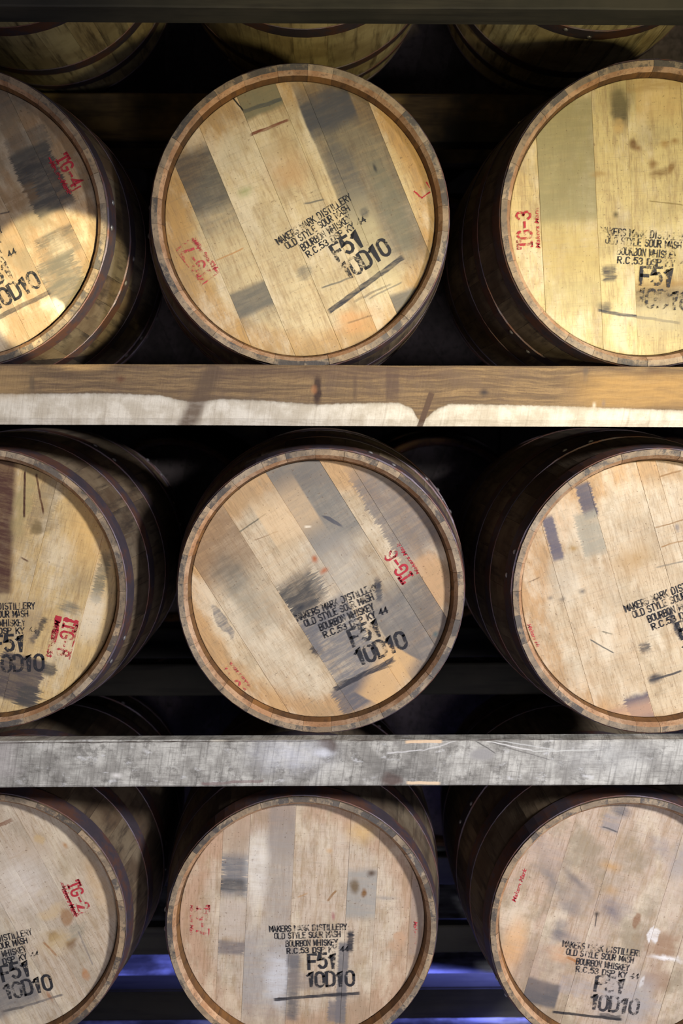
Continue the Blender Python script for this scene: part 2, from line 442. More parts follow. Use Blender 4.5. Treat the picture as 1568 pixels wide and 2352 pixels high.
def stroke_text(txt, h, width, bold, serif=False):
    x = 0.0; V, Fc = [], []; rnd = random.Random(len(txt) * 7 + ord(txt[0]))
    for ch in txt:
        jx, jy = rnd.uniform(-.03, .03), rnd.uniform(-.03, .03)
        paths = list(GL[ch])
        ox = -.1 if ch == 'I' else 0
        if serif and ch == 'T': paths = paths + [[(.1, 0), (.4, 0)], [(0, 1), (0, .8)], [(.5, 1), (.5, .8)]]
        for p in paths:
            q = [(x + a + ox + jx, b + jy) for a, b in p]; n = len(q); b0 = len(V)
            for k in range(n):
                p0, p1 = q[max(k - 1, 0)], q[min(k + 1, n - 1)]
                dx, dy = p1[0] - p0[0], p1[1] - p0[1]; L = math.hypot(dx, dy) or 1
                t0 = bold * rnd.uniform(.9, 1.12)
                if 0 < k < n - 1:
                    a1 = math.atan2(q[k][1] - q[k-1][1], q[k][0] - q[k-1][0]); a2 = math.atan2(q[k+1][1] - q[k][1], q[k+1][0] - q[k][0])
                    t0 /= max(.45, abs(math.cos((a2 - a1) / 2)))
                ex, ey = (q[k][0], q[k][1])
                if k == 0: ex -= dx / L * bold * .8; ey -= dy / L * bold * .8
                if k == n - 1: ex += dx / L * bold * .8; ey += dy / L * bold * .8
                V.append((ex - dy / L * t0, ey + dx / L * t0)); V.append((ex + dy / L * t0, ey - dx / L * t0))
            for k in range(n - 1): Fc.append((b0 + 2 * k, b0 + 2 * k + 1, b0 + 2 * k + 3, b0 + 2 * k + 2))
        x += ADV.get(ch, .5) + .17
    x -= .17
    sx = width / x
    return [((a - x / 2) * sx, (b - .5) * h) for a, b in V], Fc
def text_mesh(txt, height, width=None, bold=0.0, serif=False):
    """verts/faces of a line of text, centred, cap height and width in metres"""
    if txt != 'Makers Mark': return stroke_text(txt, height, width, bold, serif)
    cu = bpy.data.curves.new('text', 'FONT'); cu.body = txt; cu.size = 1.0; cu.offset = bold; cu.resolution_u = 3; cu.shear = 0.25
    cu.align_x = 'CENTER'
    o = bpy.data.objects.new('text', cu); COL.objects.link(o)
    bpy.context.view_layer.update()
    dg = bpy.context.evaluated_depsgraph_get()
    me = bpy.data.meshes.new_from_object(o.evaluated_get(dg))
    vs = [v.co.copy() for v in me.vertices]; fs = [tuple(p.vertices) for p in me.polygons]
    bpy.data.objects.remove(o); bpy.data.curves.remove(cu); bpy.data.meshes.remove(me)
    x0, x1 = min(v.x for v in vs), max(v.x for v in vs)
    sy = height / 0.70; sx = width / (x1 - x0)
    return [((v.x - (x0 + x1) / 2) * sx, (v.y - .35) * sy) for v in vs], fs
def stamp(name, parent, mat, cx, cz, ang, lines, ydepth):
    """lines: (kind, text, dx, dy, w, h, bold) in metres in the stamp frame (dy up)"""
    V, Fc = [], []
    ca, sa = math.cos(ang), math.sin(ang)
    for ln in lines:
        if ln[0] == 'text': pts, fs = text_mesh(ln[1], ln[5], ln[4], ln[6], name == 'red_stamp')
        else:
            w_, h_ = ln[4] / 2, ln[5] / 2; K = 10; pts = []
            for k in range(K + 1):
                pts.append((-w_ + 2 * w_ * k / K, h_ * random.uniform(0.35, 1.0)))
            for k in range(K + 1):
                pts.append((-w_ + 2 * w_ * k / K, -h_ * random.uniform(0.35, 1.0)))
            fs = [(k, K + 1 + k, K + 2 + k, k + 1) for k in range(K)]
        b = len(V)
        la = R(ln[7]) if len(ln) > 7 else 0.0
        for (x, y) in pts:
            x, y = x * math.cos(la) - y * math.sin(la), x * math.sin(la) + y * math.cos(la)
            x += ln[2]; y += ln[3]
            X, Z = cx + x * ca - y * sa, cz + x * sa + y * ca
            V.append((X, ydepth, Z))
        Fc += [tuple(i + b for i in f) for f in fs]
    # keep only what lies on the head
    keep = [f for f in Fc if all(math.hypot(V[i][0], V[i][2]) < RHEAD - 0.001 for i in f)]
    return link(name, mesh(name, V, keep), mat, parent)

# ------------------------------------------------------------------ barrel builder
def build_barrel(loc, yaw=0.0, pitch=0.0, tilt=0.0, seams=(), tones=None, head_mat=None, n_off=0, stave_mats=None, key='std', tintf=1.0, full=True, spin=0.0):
    """loc = centre of the front chime circle. Origin of the Empty is the lowest point at mid length."""
    rot = Euler((pitch, 0, yaw))
    base = Vector(loc) - rot.to_matrix() @ Vector((0, -LEN / 2, RH))
    root = empty('barrel', base, rot)
    O = Vector((0, -LEN / 2, RH))
    rnd = random.Random(n_off + 11)
    # staves: widths 10/12/14 degrees summing to 360
    seq = [0, 1, 2, 1, 2, 0, 1, 1, 2, 0, 2, 1, 0, 1, 2, 1, 1, 0, 2, 2, 0, 1, 1, 2, 0, 1, 2, 1, 0, 1]
    a = spin
    for i in seq:
        wdt = SW[i]
        me = stave(i, stave_mats or [M_STAVE, M_CHIME, M_BEVEL, M_CROZE], key)
        o = link('stave', me, [], root, O + Vector((0, rnd.uniform(-0.0009, 0.0009), 0)), (0, a + wdt / 2, 0))
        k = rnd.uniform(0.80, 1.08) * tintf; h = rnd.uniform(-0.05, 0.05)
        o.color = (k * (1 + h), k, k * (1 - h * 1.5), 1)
        a += wdt
    for (y0, y1) in ((0.004, 0.046), (0.148, 0.188), (0.290, 0.332), (LEN - .332, LEN - .290), (LEN - .188, LEN - .148), (LEN - .046, LEN - .004)):
        ha = rnd.uniform(0, 6.28) if full else 1.0
        h = link('hoop', hoop_mesh(y0, y1), [], root, O, (0, ha, 0))
        if full:
            for k in (1.2, 3.2):
                aa = 2 * math.pi * k / 72; ym = (y0 + y1) / 2 + (0.008 if k < 2 else -0.008); r = rad(ym) + 0.0029
                link('rivet', RIVET, [], h, (r * math.sin(aa), ym, r * math.cos(aa)), (0, aa, 0))
    # head boards
    us = [-RHEAD] + sorted(seams) + [RHEAD]
    for k in range(len(us) - 1):
        me = board_mesh(us[k], us[k + 1], tilt, 0)
        o = link('head_board', me, head_mat, root, O + Vector((0, RECESS + rnd.uniform(-0.0006, 0.0006), 0)))
        c = tones[k] if tones and k < len(tones) else (1, 1, 1)
        o.color = (c[0], c[1], c[2], 1)
    # far head: one disc is all anyone could see of it
    N = 40
    V = [(RHEAD * math.cos(2 * math.pi * k / N), y, RHEAD * math.sin(2 * math.pi * k / N)) for y in (LEN - RECESS, LEN - RECESS - .018) for k in range(N)]
    Fc = [tuple(range(N)), tuple(reversed(range(N, 2 * N)))] + [(k, k + N, (k + 1) % N + N, (k + 1) % N) for k in range(N)]
    link('rear_head', mesh('rear_head', V, Fc), M_STAVE, root, O)
    return root, O

# ------------------------------------------------------------------ measured layout
def zrow(py, y): return at(784, py, y).z

VP = project((CAM.x, 1e6, CAM.z))
def headpx(c, r, tilt):
    """photo pixel -> (u,v) normalised to the chime radius on the recessed head"""
    hs = 0.985
    hc = (c[0] + 0.015 * (VP[0] - c[0]), c[1] + 0.015 * (VP[1] - c[1]))
    ct, s_ = math.cos(tilt), math.sin(tilt)
    def f(x, y):
        dx, dy = (x - hc[0]) / (r * hs), (y - hc[1]) / (r * hs)
        return (dx * ct - dy * s_, dx * s_ + dy * ct)
    return f

GREY, DGREY, INKC, BROWN, RUST, TAN, PALE, ORANGE = (100, 95, 84), (68, 65, 62), (44, 43, 48), (126, 96, 62), (150, 84, 46), (176, 142, 96), (228, 212, 184), (214, 170, 112)
def S(x, y, hu, hv, col, **k): k.update(dict(x=x, y=y, hu=hu, hv=hv, col=col)); return k
def LN(x0, y0, x1, y1, th, col, **k):      # a thin line from pixel to pixel
    k.update(dict(line=(x0, y0, x1, y1), th=th, col=col)); return k

SPEC = {}
SPEC['r1l'] = dict(c=(-99, 497), r=342, tier=1, tilt=25, yaw=2.2, disc=(-99, 497, 400), warm=(196, 152, 104), pale=(186, 160, 128), grey=0.35,  # lowered base colours stand in for the shade on this head
    seams=[(86, 349), (40, 527), (30, 706)], us=[-60, -150, -235], tones=[(1,1,1)]*3 + [(.95,.92,.9),(1.0,.97,.95),(.92,.88,.85),(1.04,.95,.82)],
    stains=[S(98,410,48,78,DGREY,comb=.10,mot=.35,st=.85), S(60,375,30,30,DGREY,ell=1,sv=.08,st=.6), S(70,330,50,30,GREY,comb=.1,st=.5), S(40,455,46,22,BROWN,comb=.2,mot=.8,st=.5),
            S(128,535,44,12,DGREY,comb=.16,mot=.8,st=.7), S(150,640,36,60,GREY,comb=.2,mot=.85,st=.8), S(128,565,40,26,GREY,comb=.2,mot=.9,st=.5), S(5,220,60,50,GREY,sv=.08,st=.6),
            LN(-20,730,110,665,9,INKC,st=.7), S(130,700,14,22,PALE,ell=1,rag=.1,st=.8), S(112,690,20,10,PALE,ell=1,rag=.1,st=.6), LN(0,488,22,482,3,INKC)],
    stamp=(-10, 630, 29, 1.12, 0), reds=[('TG-4', 161, 388, -60, 1.0, 'bar', 0)])
SPEC['r1m'] = dict(c=(691, 500), r=341, tier=1, tilt=22.8, yaw=2.2, disc=(702, 508, 262), grey=0.12, warm=(206, 166, 108), pale=(226, 206, 164),
    seams=[(453,498),(553,516),(665,512),(749,474),(810,470),(935,451)],
    tones=[(1.0,.94,.78),(.97,.96,.92),(1,1,1),(.95,.94,.92),(1.02,1.02,1.0),(.92,.9,.84),(1.05,.98,.82)],
    stains=[S(463,420,52,72,DGREY,comb=.03,sv=.05,mot=.3,st=.78), S(478,488,44,60,GREY,sv=.12,mot=.7,st=.5), S(584,684,44,30,GREY,mot=.25,st=.85), S(575,720,44,25,GREY,sv=.08,mot=.7,st=.4),
            S(822,395,64,236,DGREY,sv=.12,mot=.35,st=.62), S(755,262,60,42,(70,70,74),sv=.06,rag=.12,mot=.2,st=.85), S(800,420,30,110,(84,84,84),ell=1,sv=.1,rag=.1,st=.5), S(900,470,26,120,(110,108,90),ell=1,sv=.12,st=.5),
            S(858,570,34,110,(200,184,140),su=.05,sv=.2,mot=.5,st=.5), S(599,243,52,30,(112,108,84),rag=.05,mot=.2,st=.8), LN(563,266,650,238,7,(80,80,72),st=.9), LN(578,318,664,284,5,(112,62,42),mot=.8,st=.9),
            S(931,692,34,26,GREY,mot=.2,st=.85), LN(756,714,928,588,10,INKC,rag=.02,mot=.6,st=.95), LN(815,690,900,650,4,INKC,mot=.8,st=.5),
            S(862,388,3.5,9,(50,50,50),ell=1,mot=0,rag=.01), S(837,487,10,12,(70,70,70),ell=1,rag=.05,mot=.7,st=.8), S(563,445,14,9,(150,150,100),ell=1,sv=.03), LN(534,232,562,264,3,(30,24,20),mot=0,rag=.06,st=1),
            S(660,380,36,60,(190,150,104),ell=1,sv=.1,rag=.2,st=.35), S(668,400,40,22,(176,136,90),ell=1,sv=.06,rag=.15,st=.5), LN(700,470,745,460,3,GREY), S(640,350,30,14,(160,140,100),ell=1,sv=.05,st=.4),
            LN(498,600,560,570,2.5,(176,130,80)), LN(740,660,812,634,3,GREY,st=.8), LN(850,684,925,645,3,GREY,st=.6), S(815,735,44,26,(196,140,84),ell=1,rag=.2,sv=.06,st=.6), LN(800,740,856,722,3,BROWN), S(700,625,16,16,GREY,ell=1,comb=.1,mot=.8,st=.6),
            LN(838,300,898,420,1.5,GREY,st=.3)],
    stamp=(798, 563, 32, 1.14, 0), reds=[('TG-7', 452, 605, 127, 1.05, 'box', 1), ('bit', 972, 446, 60, 1.0, '', 0)])
SPEC['r1r'] = dict(c=(1494, 497), r=343, tier=1, tilt=4, yaw=0, disc=(1498, 498, 420), grey=0.16, warm=(214, 180, 112), pale=(228, 208, 150),
    seams=[(1242,500),(1372,514),(1449,467),(1563,330)], us=[150, 240],
    tones=[(1.04,.96,.88),(.9,.9,.82),(1.02,1.0,.92),(1.03,1.02,.96),(.98,.96,.9),(1,1,.95),(.95,.95,.9)],
    stains=[S(1308,375,64,140,(142,132,92),sv=.04,mot=.35,st=.75), S(1312,580,64,60,(190,164,100),comb=.06,sv=.1,mot=.7,st=.6), S(1316,680,64,30,(168,150,100),comb=.2,mot=.9,st=.5),
            S(1417,262,20,46,(76,68,46),ell=1,sv=.05,rag=.06,mot=.3,st=.85), S(1416,300,14,14,(196,164,104),ell=1,rag=.06,sv=.02,st=.8), S(1420,230,34,40,(120,108,70),ell=1,sv=.08,st=.5),
            S(1450,338,8,11,(110,76,34),ell=1,rag=.05,mot=.2), S(1461,346,6,5,(120,80,36),ell=1,rag=.04), S(1521,337,9,7,(150,112,50),ell=1,rag=.06), S(1545,333,8,6,(140,104,50),ell=1,rag=.05),
            S(1496,384,9,7,(130,96,46),ell=1,rag=.06), S(1515,402,22,10,(120,90,44),ell=1,rag=.12,mot=.8), S(1540,392,8,12,(130,96,46),ell=1,rag=.08,mot=.6), S(1414,496,4.5,5,(56,48,30),ell=1,mot=0,rag=.01),
            S(1401,628,15,17,INKC,comb=.1,mot=.7,st=.85), LN(1378,712,1568,742,5,INKC,rag=.03,mot=.6,st=.85), S(1394,705,14,9,INKC,ell=1,rag=.06,mot=.5,st=.8),
            S(1520,655,62,14,(150,112,50),rag=.05,sv=.05,st=.7), S(1520,682,62,22,(104,84,50),rag=.06,comb=.05,sv=.04,mot=.5,st=.75), S(1530,730,66,36,(170,156,120),sv=.06,st=.6),
            S(1500,235,44,50,(206,172,110),sv=.08,mot=.6,st=.5), S(1500,205,60,16,(160,132,80),comb=.05,mot=.8,st=.6), LN(1490,466,1568,474,2,(130,110,60)), S(1372,405,14,6,(160,128,70),ell=1,rag=.05)],
    stamp=(1511, 635, -4, 1.18, 1), reds=[('TG-3', 1205, 531, 94, 1.12, 'script', 0)])
SPEC['r2l'] = dict(c=(-37, 1358), r=325, tier=2, tilt=-15, yaw=0, disc=(-60, 1380, 330), grey=0.18, warm=(222, 178, 108), pale=(222, 192, 138),
    seams=[(69,1360),(204,1360)], us=[-60,-150,-225], tones=[(1,1,1)]*3+[(.94,.92,.9),(1,.98,.94),(1.03,1.0,.95)],
    stains=[S(8,1180,30,190,(78,50,40),rot=-0.2,su=.03,mot=.3,rag=.08,st=.9), S(62,1150,22,80,(150,134,90),ell=1,rag=.15,sv=.12,st=.7), S(105,1170,24,55,(130,112,84),comb=.12,rot=.1,mot=.7,st=.5),
            LN(64,1085,60,1190,4,(66,36,24),rag=.05,mot=.2,st=.9), LN(90,1090,104,1180,3.5,(80,46,26),rag=.06,mot=.3,st=.85), S(88,1215,14,20,(120,100,66),ell=1,rag=.1), LN(50,1283,66,1292,3,(90,60,40)),
            S(232,1330,12,60,(110,104,84),comb=.12,mot=.6,st=.8), S(210,1420,20,50,PALE,su=.03,sv=.1,mot=.3,st=.6), S(90,1540,34,16,DGREY,comb=.15,mot=.5,st=.8), S(38,1565,52,56,(84,74,70),comb=.14,mot=.3,st=.9), S(60,1610,26,26,DGREY,comb=.2,mot=.6,st=.8),
            S(86,1452,6,34,INKC,comb=.08,rag=.02,mot=.4,st=.9,rot=.26), S(20,1430,70,60,(150,130,104),sv=.1,mot=.8,st=.5), S(160,1400,22,14,(110,104,90),ell=1,comb=.15,mot=.9,st=.7), S(230,1200,60,90,(226,176,100),ell=1,sv=.2,st=.5)],
    stamp=(18, 1482, 1, 1.1, 0), reds=[('TG-8', 150, 1474, -105, 1.05, 'heavy', 0)])
SPEC['r2m'] = dict(c=(737, 1364), r=328, tier=2, tilt=32, yaw=0, disc=(722, 1362, 248), grey=0.16, warm=(214, 172, 120), pale=(226, 208, 178),
    seams=[(499,1382),(614,1323),(775,1350),(876,1290),(931,1272)],
    tones=[(1.04,1.0,.9),(.95,.93,.9),(1.0,.98,.94),(.88,.88,.88),(1.0,.98,.93),(.9,.88,.86)],
    stains=[S(500,1255,50,80,(132,106,78),comb=.05,sv=.12,mot=.5,st=.75), S(535,1330,34,50,GREY,ell=1,sv=.1,rag=.15,st=.6), S(585,1395,50,60,(150,140,120),ell=1,sv=.12,rag=.2,mot=.7,st=.5),
            S(690,1365,50,40,DGREY,comb=.28,sv=.06,mot=.65,st=.85), S(686,1394,42,30,DGREY,comb=.22,sv=.06,mot=.55,st=.85), S(706,1475,26,36,(140,118,86),ell=1,sv=.06,rag=.1,mot=.6,st=.7), S(727,1497,10,14,INKC,comb=.1,mot=.7,st=.8), S(688,1398,9,6,(40,42,48),ell=1,rag=.05,mot=.3),
            S(715,1143,60,135,(112,108,100),sv=.10,mot=.3,st=.8), S(672,1118,58,30,(96,92,88),ell=1,sv=.06,rag=.1,st=.4), S(763,1200,4,26,(70,70,76),rot=-.5,ell=1,sv=.02,mot=.1,st=.9), S(778,1300,60,80,(150,142,130),ell=1,sv=.15,rag=.15,mot=.6,st=.6),
            S(812,1512,60,120,(112,108,106),comb=.26,sv=.08,mot=.8,st=.85), S(742,1424,56,26,(96,94,96),comb=.12,sv=.05,mot=.5,st=.7), S(818,1600,50,34,(92,88,90),comb=.2,mot=.4,st=.8),
            S(868,1358,7,26,(46,46,52),comb=.06,mot=.5,rot=.45,st=.9), S(912,1170,60,125,(112,104,98),comb=.14,sv=.12,mot=.45,st=.75), S(986,1420,40,110,(98,92,86),comb=.06,sv=.1,mot=.35,st=.8), S(925,1460,36,110,(100,96,92),sv=.12,mot=.3,st=.8), S(1000,1330,20,60,(190,150,108),comb=.2,mot=.7,st=.6),
            S(890,1560,70,40,(210,168,112),sv=.06,mot=.2,st=.7,rot=-.5), S(722,1287,6,7,(168,96,56),ell=1,rag=.05,mot=.1,st=.9), S(744,1313,8,5,(168,96,56),ell=1,rag=.05,mot=.1,st=.9), LN(552,1224,612,1183,2.5,(80,76,60),st=.7), LN(585,1243,640,1222,2,BROWN,st=.6),
            LN(768,1590,905,1520,10,INKC,rag=.03,mot=.85,comb=.08,st=.85), LN(772,1578,900,1535,4,INKC,mot=.8,st=.7), S(510,1430,12,45,(70,74,84),ell=1,rag=.1,mot=.9,st=.6), S(660,1185,60,60,(220,184,136),sv=.1,mot=.5,st=.5), LN(700,1212,714,1212,4,PALE,mot=.2),
            S(1000,1462,5,5,(60,84,84),ell=1)],
    stamp=(838, 1457, 22, 1.14, 0), reds=[('TG-6', 915, 1304, 125, 1.05, 'script', 0), ('TG-0', 532, 1573, 129, .95, 'script', 1)])
SPEC['r2r'] = dict(c=(1506, 1357), r=327, tier=2, tilt=17, yaw=0, disc=(1530, 1370, 275), grey=0.14, warm=(214, 172, 120), pale=(226, 206, 174),
    seams=[(1267,1284),(1413,1329),(1507,1235)], us=[90, 180],
    tones=[(.96,.92,.86),(.99,.95,.9),(1.02,1.0,.95),(1.04,1.02,.97),(1,.98,.94),(.98,.96,.92)],
    stains=[S(1268,1232,13,52,(96,88,94),comb=.04,mot=.15,st=.9), S(1343,1145,17,40,(90,82,86),comb=.07,sv=.02,mot=.15,st=.92), S(1352,1222,22,52,(150,142,122),comb=.08,mot=.5,st=.75), S(1290,1330,30,40,(180,168,146),ell=1,sv=.1,st=.5),
            S(1458,1275,28,18,(166,132,80),ell=1,rag=.12,sv=.08,st=.7), S(1440,1290,36,24,(176,140,92),ell=1,rag=.15,sv=.1,st=.5), LN(1507,1092,1556,1078,3,(140,104,60)), LN(1500,1208,1568,1190,2.5,(140,104,60)), LN(1515,1252,1568,1236,2.5,(150,110,64)), LN(1505,1300,1568,1284,3,GREY,st=.6),
            S(1484,1625,34,34,(92,84,90),comb=.12,rag=.08,mot=.2,st=.9), S(1400,1640,46,10,(104,90,90),rag=.1,mot=.6,st=.6), S(1507,1556,16,9,INKC,ell=1,rag=.08,comb=.05,mot=.3,st=.95), LN(1495,1562,1570,1540,4,INKC,st=.8), S(1551,1430,5,38,INKC,comb=.07,rot=-.1,mot=.3,st=.9),
            S(1485,1485,12,12,INKC,comb=.12,mot=.8,st=.8), LN(1358,1466,1412,1496,2.5,(70,70,64),mot=.2,rag=.02), LN(1384,1446,1408,1453,2.5,(96,90,70)), S(1337,1354,5,4,INKC,ell=1,rag=.03), S(1292,1372,4,3,INKC,ell=1), S(1265,1368,4,3,INKC,ell=1), S(1316,1255,8,5,(160,124,64),ell=1,rag=.05),
            LN(1214,1332,1240,1320,2,(110,84,56)), S(1550,1210,5,8,(110,104,104),ell=1,rag=.04), S(1450,1640,70,22,(206,160,120),sv=.05,mot=.3,st=.5)],
    stamp=(1596, 1432, 21, 1.17, 0), reds=[('script', 1231, 1462, -66, 1.0, '', 1)])
SPEC['r3l'] = dict(c=(-20, 2131), r=308, tier=3, tilt=27, yaw=0, disc=(-20, 2131, 380), grey=0.18, warm=(206, 182, 152), pale=(212, 194, 172),
    seams=[(82,1941),(63,2046),(23,2117)], us=[-110,-190,-250],
    tones=[(1,1,1)]*3+[(.9,.92,.94),(1.04,1.03,1.03),(.97,.96,.96),(1.02,.99,.95)],
    stains=[S(15,2268,46,70,(112,108,106),su=.01,sv=.05,mot=.3,st=.8), S(95,1930,10,14,(190,160,110),ell=1,rag=.1), LN(0,1896,34,1882,7,(120,80,56),rag=.04,st=.85), LN(28,1978,70,1952,4,(150,120,80),rag=.06,st=.6), S(60,1960,40,30,(184,162,136),ell=1,rag=.2,sv=.1,st=.6),
            S(154,1943,4,8,(170,120,70),ell=1), S(122,2160,11,13,(130,98,52),ell=1,rag=.12,mot=.3,st=.85), S(160,2178,14,11,(110,78,50),ell=1,rag=.12,mot=.3,st=.85), S(130,2172,34,24,(186,160,116),ell=1,rag=.15,sv=.06,mot=.5,st=.7), LN(98,2170,128,2205,4,(150,104,62),rag=.06,st=.7),
            S(152,2112,14,20,(150,112,76),ell=1,rag=.08,mot=.3,st=.75), S(172,2150,26,18,(150,140,120),ell=1,rag=.2,comb=.1,mot=.8,st=.7), S(196,2250,8,13,(170,118,76),ell=1,rag=.08,st=.7), S(116,2100,30,14,(196,168,124),ell=1,rag=.15,st=.6), S(96,2055,16,8,(180,156,116),ell=1,rag=.08,st=.5),
            LN(180,2150,212,2230,3,(120,110,104),rag=.14,mot=.6,st=.6), S(190,1960,50,30,(170,150,120),ell=1,sv=.15,st=.5), S(236,2050,20,80,(186,150,104),ell=1,sv=.12,rag=.1,st=.45), S(112,2300,4,14,(150,104,70),ell=1,rag=.05),
            LN(0,2340,50,2328,5,INKC,mot=.7,st=.6), LN(40,2330,140,2300,4,(90,86,86),mot=.7,st=.8), S(50,2030,60,60,(226,216,204),ell=1,sv=.2,st=.5)],
    stamp=(33, 2241, 13, 1.05, 0), reds=[('TG-2', 183, 2062, -68, .95, 'bar', 0)])
SPEC['r3m'] = dict(c=(693, 2133), r=309, tier=3, tilt=-3, yaw=0, disc=(690, 2110, 232), grey=0.2, warm=(204, 172, 142), pale=(216, 200, 180),
    seams=[(505,2094),(568,2050),(668,2094),(794,2094),(861,2094),(939,2120)],
    tones=[(1.03,.97,.92),(.97,.96,.95),(.94,.95,.97),(1.02,.98,.94),(.97,.94,.9),(1.0,.97,.93),(.84,.82,.8)],
    stains=[S(545,2005,24,50,(112,110,110),comb=.30,mot=.45,sv=.05,st=.85), S(548,2030,22,14,DGREY,comb=.2,mot=.5,st=.6), S(533,2178,30,16,(112,104,102),comb=.16,mot=.5,st=.8), S(540,1915,28,40,(168,146,124),sv=.08,mot=.5,st=.6), S(525,2110,26,46,(190,176,162),comb=.12,mot=.5,st=.5),
            S(645,1900,24,60,(142,130,120),su=.03,sv=.08,mot=.5,st=.75), S(640,2020,24,110,(156,146,136),su=.05,sv=.1,mot=.6,st=.6), S(608,2240,46,100,(150,146,144),sv=.15,mot=.5,st=.6), S(592,1990,24,80,(226,220,210),ell=1,sv=.15,st=.5), S(640,2250,30,60,(206,206,208),ell=1,rag=.15,sv=.1,st=.6),
            S(672,2275,14,80,(92,88,88),comb=.05,rag=.04,su=.03,mot=.4,st=.8), S(785,2265,12,100,(108,104,104),comb=.04,mot=.2,st=.85), S(776,2330,20,24,(110,104,104),rag=.1,comb=.1,mot=.3,st=.8), S(700,2260,36,20,(130,118,110),comb=.22,mot=.75,st=.6), S(672,2200,14,24,(110,106,106),mot=.4,st=.6),
            S(828,2052,32,58,(150,146,138),rag=.05,sv=.04,mot=.4,st=.75), S(813,2034,10,16,(104,84,56),ell=1,rag=.05,sv=.03,mot=.2,st=.8), S(835,2050,6,10,(120,84,44),ell=1,rag=.04,mot=.2,st=.9), S(853,2004,8,5,(80,60,44),ell=1,rag=.05,mot=.2,st=.9),
            LN(752,2068,772,2044,4,(140,104,64),rag=.03,mot=.3,st=.85), LN(684,2060,706,2050,3,(170,130,84),rag=.03,st=.7), S(883,2062,14,3,(130,124,120),ell=1,rag=.03), S(756,1950,6,5,(190,140,80),ell=1,st=.5), S(915,2160,16,16,(186,150,118),ell=1,rag=.2,mot=.6,st=.8), S(905,2185,12,10,(180,144,112),ell=1,rag=.2,st=.6),
            S(804,2165,7,24,INKC,comb=.05,rag=.03,mot=.3,st=.9), LN(628,2303,826,2289,6,INKC,rag=.02,mot=.4,st=.95), S(770,2293,30,4,INKC,ell=1,rag=.02,mot=.2), S(956,2110,14,90,(150,134,122),mot=.3,st=.5), S(765,2105,4,8,(160,110,104),ell=1,rag=.05),
            S(828,1905,26,20,(210,170,104),ell=1,sv=.08,st=.6)],
    stamp=(740, 2211, 1.5, 1.02, 0), reds=[('TG-7', 467, 2112, -91, .95, 'script', 1), ('script', 953, 2155, -92, 1.0, '', 1)])
SPEC['r3r'] = dict(c=(1435, 2125), r=308, tier=3, tilt=-15, yaw=0, disc=(1470, 2100, 330), grey=0.34, warm=(206, 168, 130), pale=(208, 190, 174),
    seams=[(1226,2202),(1420,1870),(1474,2227)], us=[150, 235],
    tones=[(1.04,.96,.9),(1,.96,.92),(.98,.96,.94),(1,.97,.95),(.97,.96,.95),(1,1,1)],
    stains=[S(1262,2005,34,14,(122,114,112),ell=1,rot=.7,rag=.12,sv=.06,st=.75), S(1320,2010,30,6,(92,84,82),ell=1,rot=.55,rag=.06,sv=.03,mot=.2,st=.85), S(1330,2040,30,30,(140,130,122),ell=1,rag=.1,sv=.1,st=.6), S(1408,2082,26,18,(116,108,110),ell=1,rag=.15,sv=.08,st=.85),
            S(1312,2074,26,12,(124,116,112),ell=1,rag=.12,sv=.05,st=.7), S(1284,2132,16,24,(112,106,106),ell=1,rag=.12,sv=.06,st=.75), S(1299,2148,30,12,(120,110,108),ell=1,rag=.12,st=.5), S(1420,1849,20,12,(100,96,98),ell=1,comb=.06,sv=.03,st=.9), S(1405,1880,26,20,(140,132,130),comb=.1,mot=.7,st=.7), LN(1378,1886,1412,1898,3,(84,80,80)),
            S(1510,1935,24,12,(146,134,130),ell=1,rot=.7,rag=.1,sv=.05,st=.75), S(1555,1970,18,40,(150,142,140),ell=1,rag=.15,sv=.1,st=.7), S(1400,1977,16,8,(184,142,88),ell=1,sv=.04,rag=.06,st=.8), S(1400,2037,13,8,(176,140,96),ell=1,sv=.04,rag=.06,st=.8), S(1369,2090,4,4,(24,20,20),ell=1,mot=0,rag=.01,st=1), LN(1369,2092,1366,2120,2,(50,46,46),mot=.1,rag=.01,st=.8),
            S(1243,2276,40,30,(92,88,88),rag=.04,sv=.02,mot=.15,st=.9), S(1240,2210,60,40,(150,128,112),ell=1,rag=.2,sv=.15,mot=.7,st=.6), S(1250,1935,70,26,(150,134,124),ell=1,rot=.6,rag=.2,sv=.1,mot=.7,st=.6), S(1180,2160,26,60,(214,164,110),ell=1,sv=.12,st=.6), S(1294,2184,24,12,(200,140,92),ell=1,rag=.15,sv=.06,st=.6), LN(1304,2190,1330,2206,5,(160,104,56),rag=.04,mot=.2,st=.7),
            S(1527,2165,36,34,(150,118,92),ell=1,rag=.25,sv=.06,mot=.4,st=.75), S(1512,2248,30,26,(150,120,96),ell=1,rag=.25,sv=.06,mot=.5,st=.7), S(1530,2195,30,6,(234,230,226),ell=1,rag=.12,mot=.5,st=.8), S(1500,2140,10,20,(230,226,222),ell=1,rag=.15,mot=.6,st=.7), S(1478,2255,6,14,(232,226,220),ell=1,rag=.1,mot=.3,st=.8), S(1545,2040,30,60,(196,178,160),ell=1,sv=.2,st=.5),
            S(1460,2105,10,18,(130,90,60),ell=1,rag=.1,mot=.3,st=.7), S(1405,2285,120,18,(160,150,146),rag=.2,mot=.8,st=.5), S(1440,2290,60,60,(160,154,152),su=.06,sv=.1,mot=.5,st=.6), LN(1272,2323,1432,2342,5,(44,42,44),mot=.2,rag=.02,st=.95), LN(1380,2332,1430,2336,9,(50,48,50),rag=.05,mot=.6,st=.7)],
    stamp=(1403, 2258, -8, 1.05, 1), reds=[('script', 1191, 2020, 72, 1.1, '', 0)])

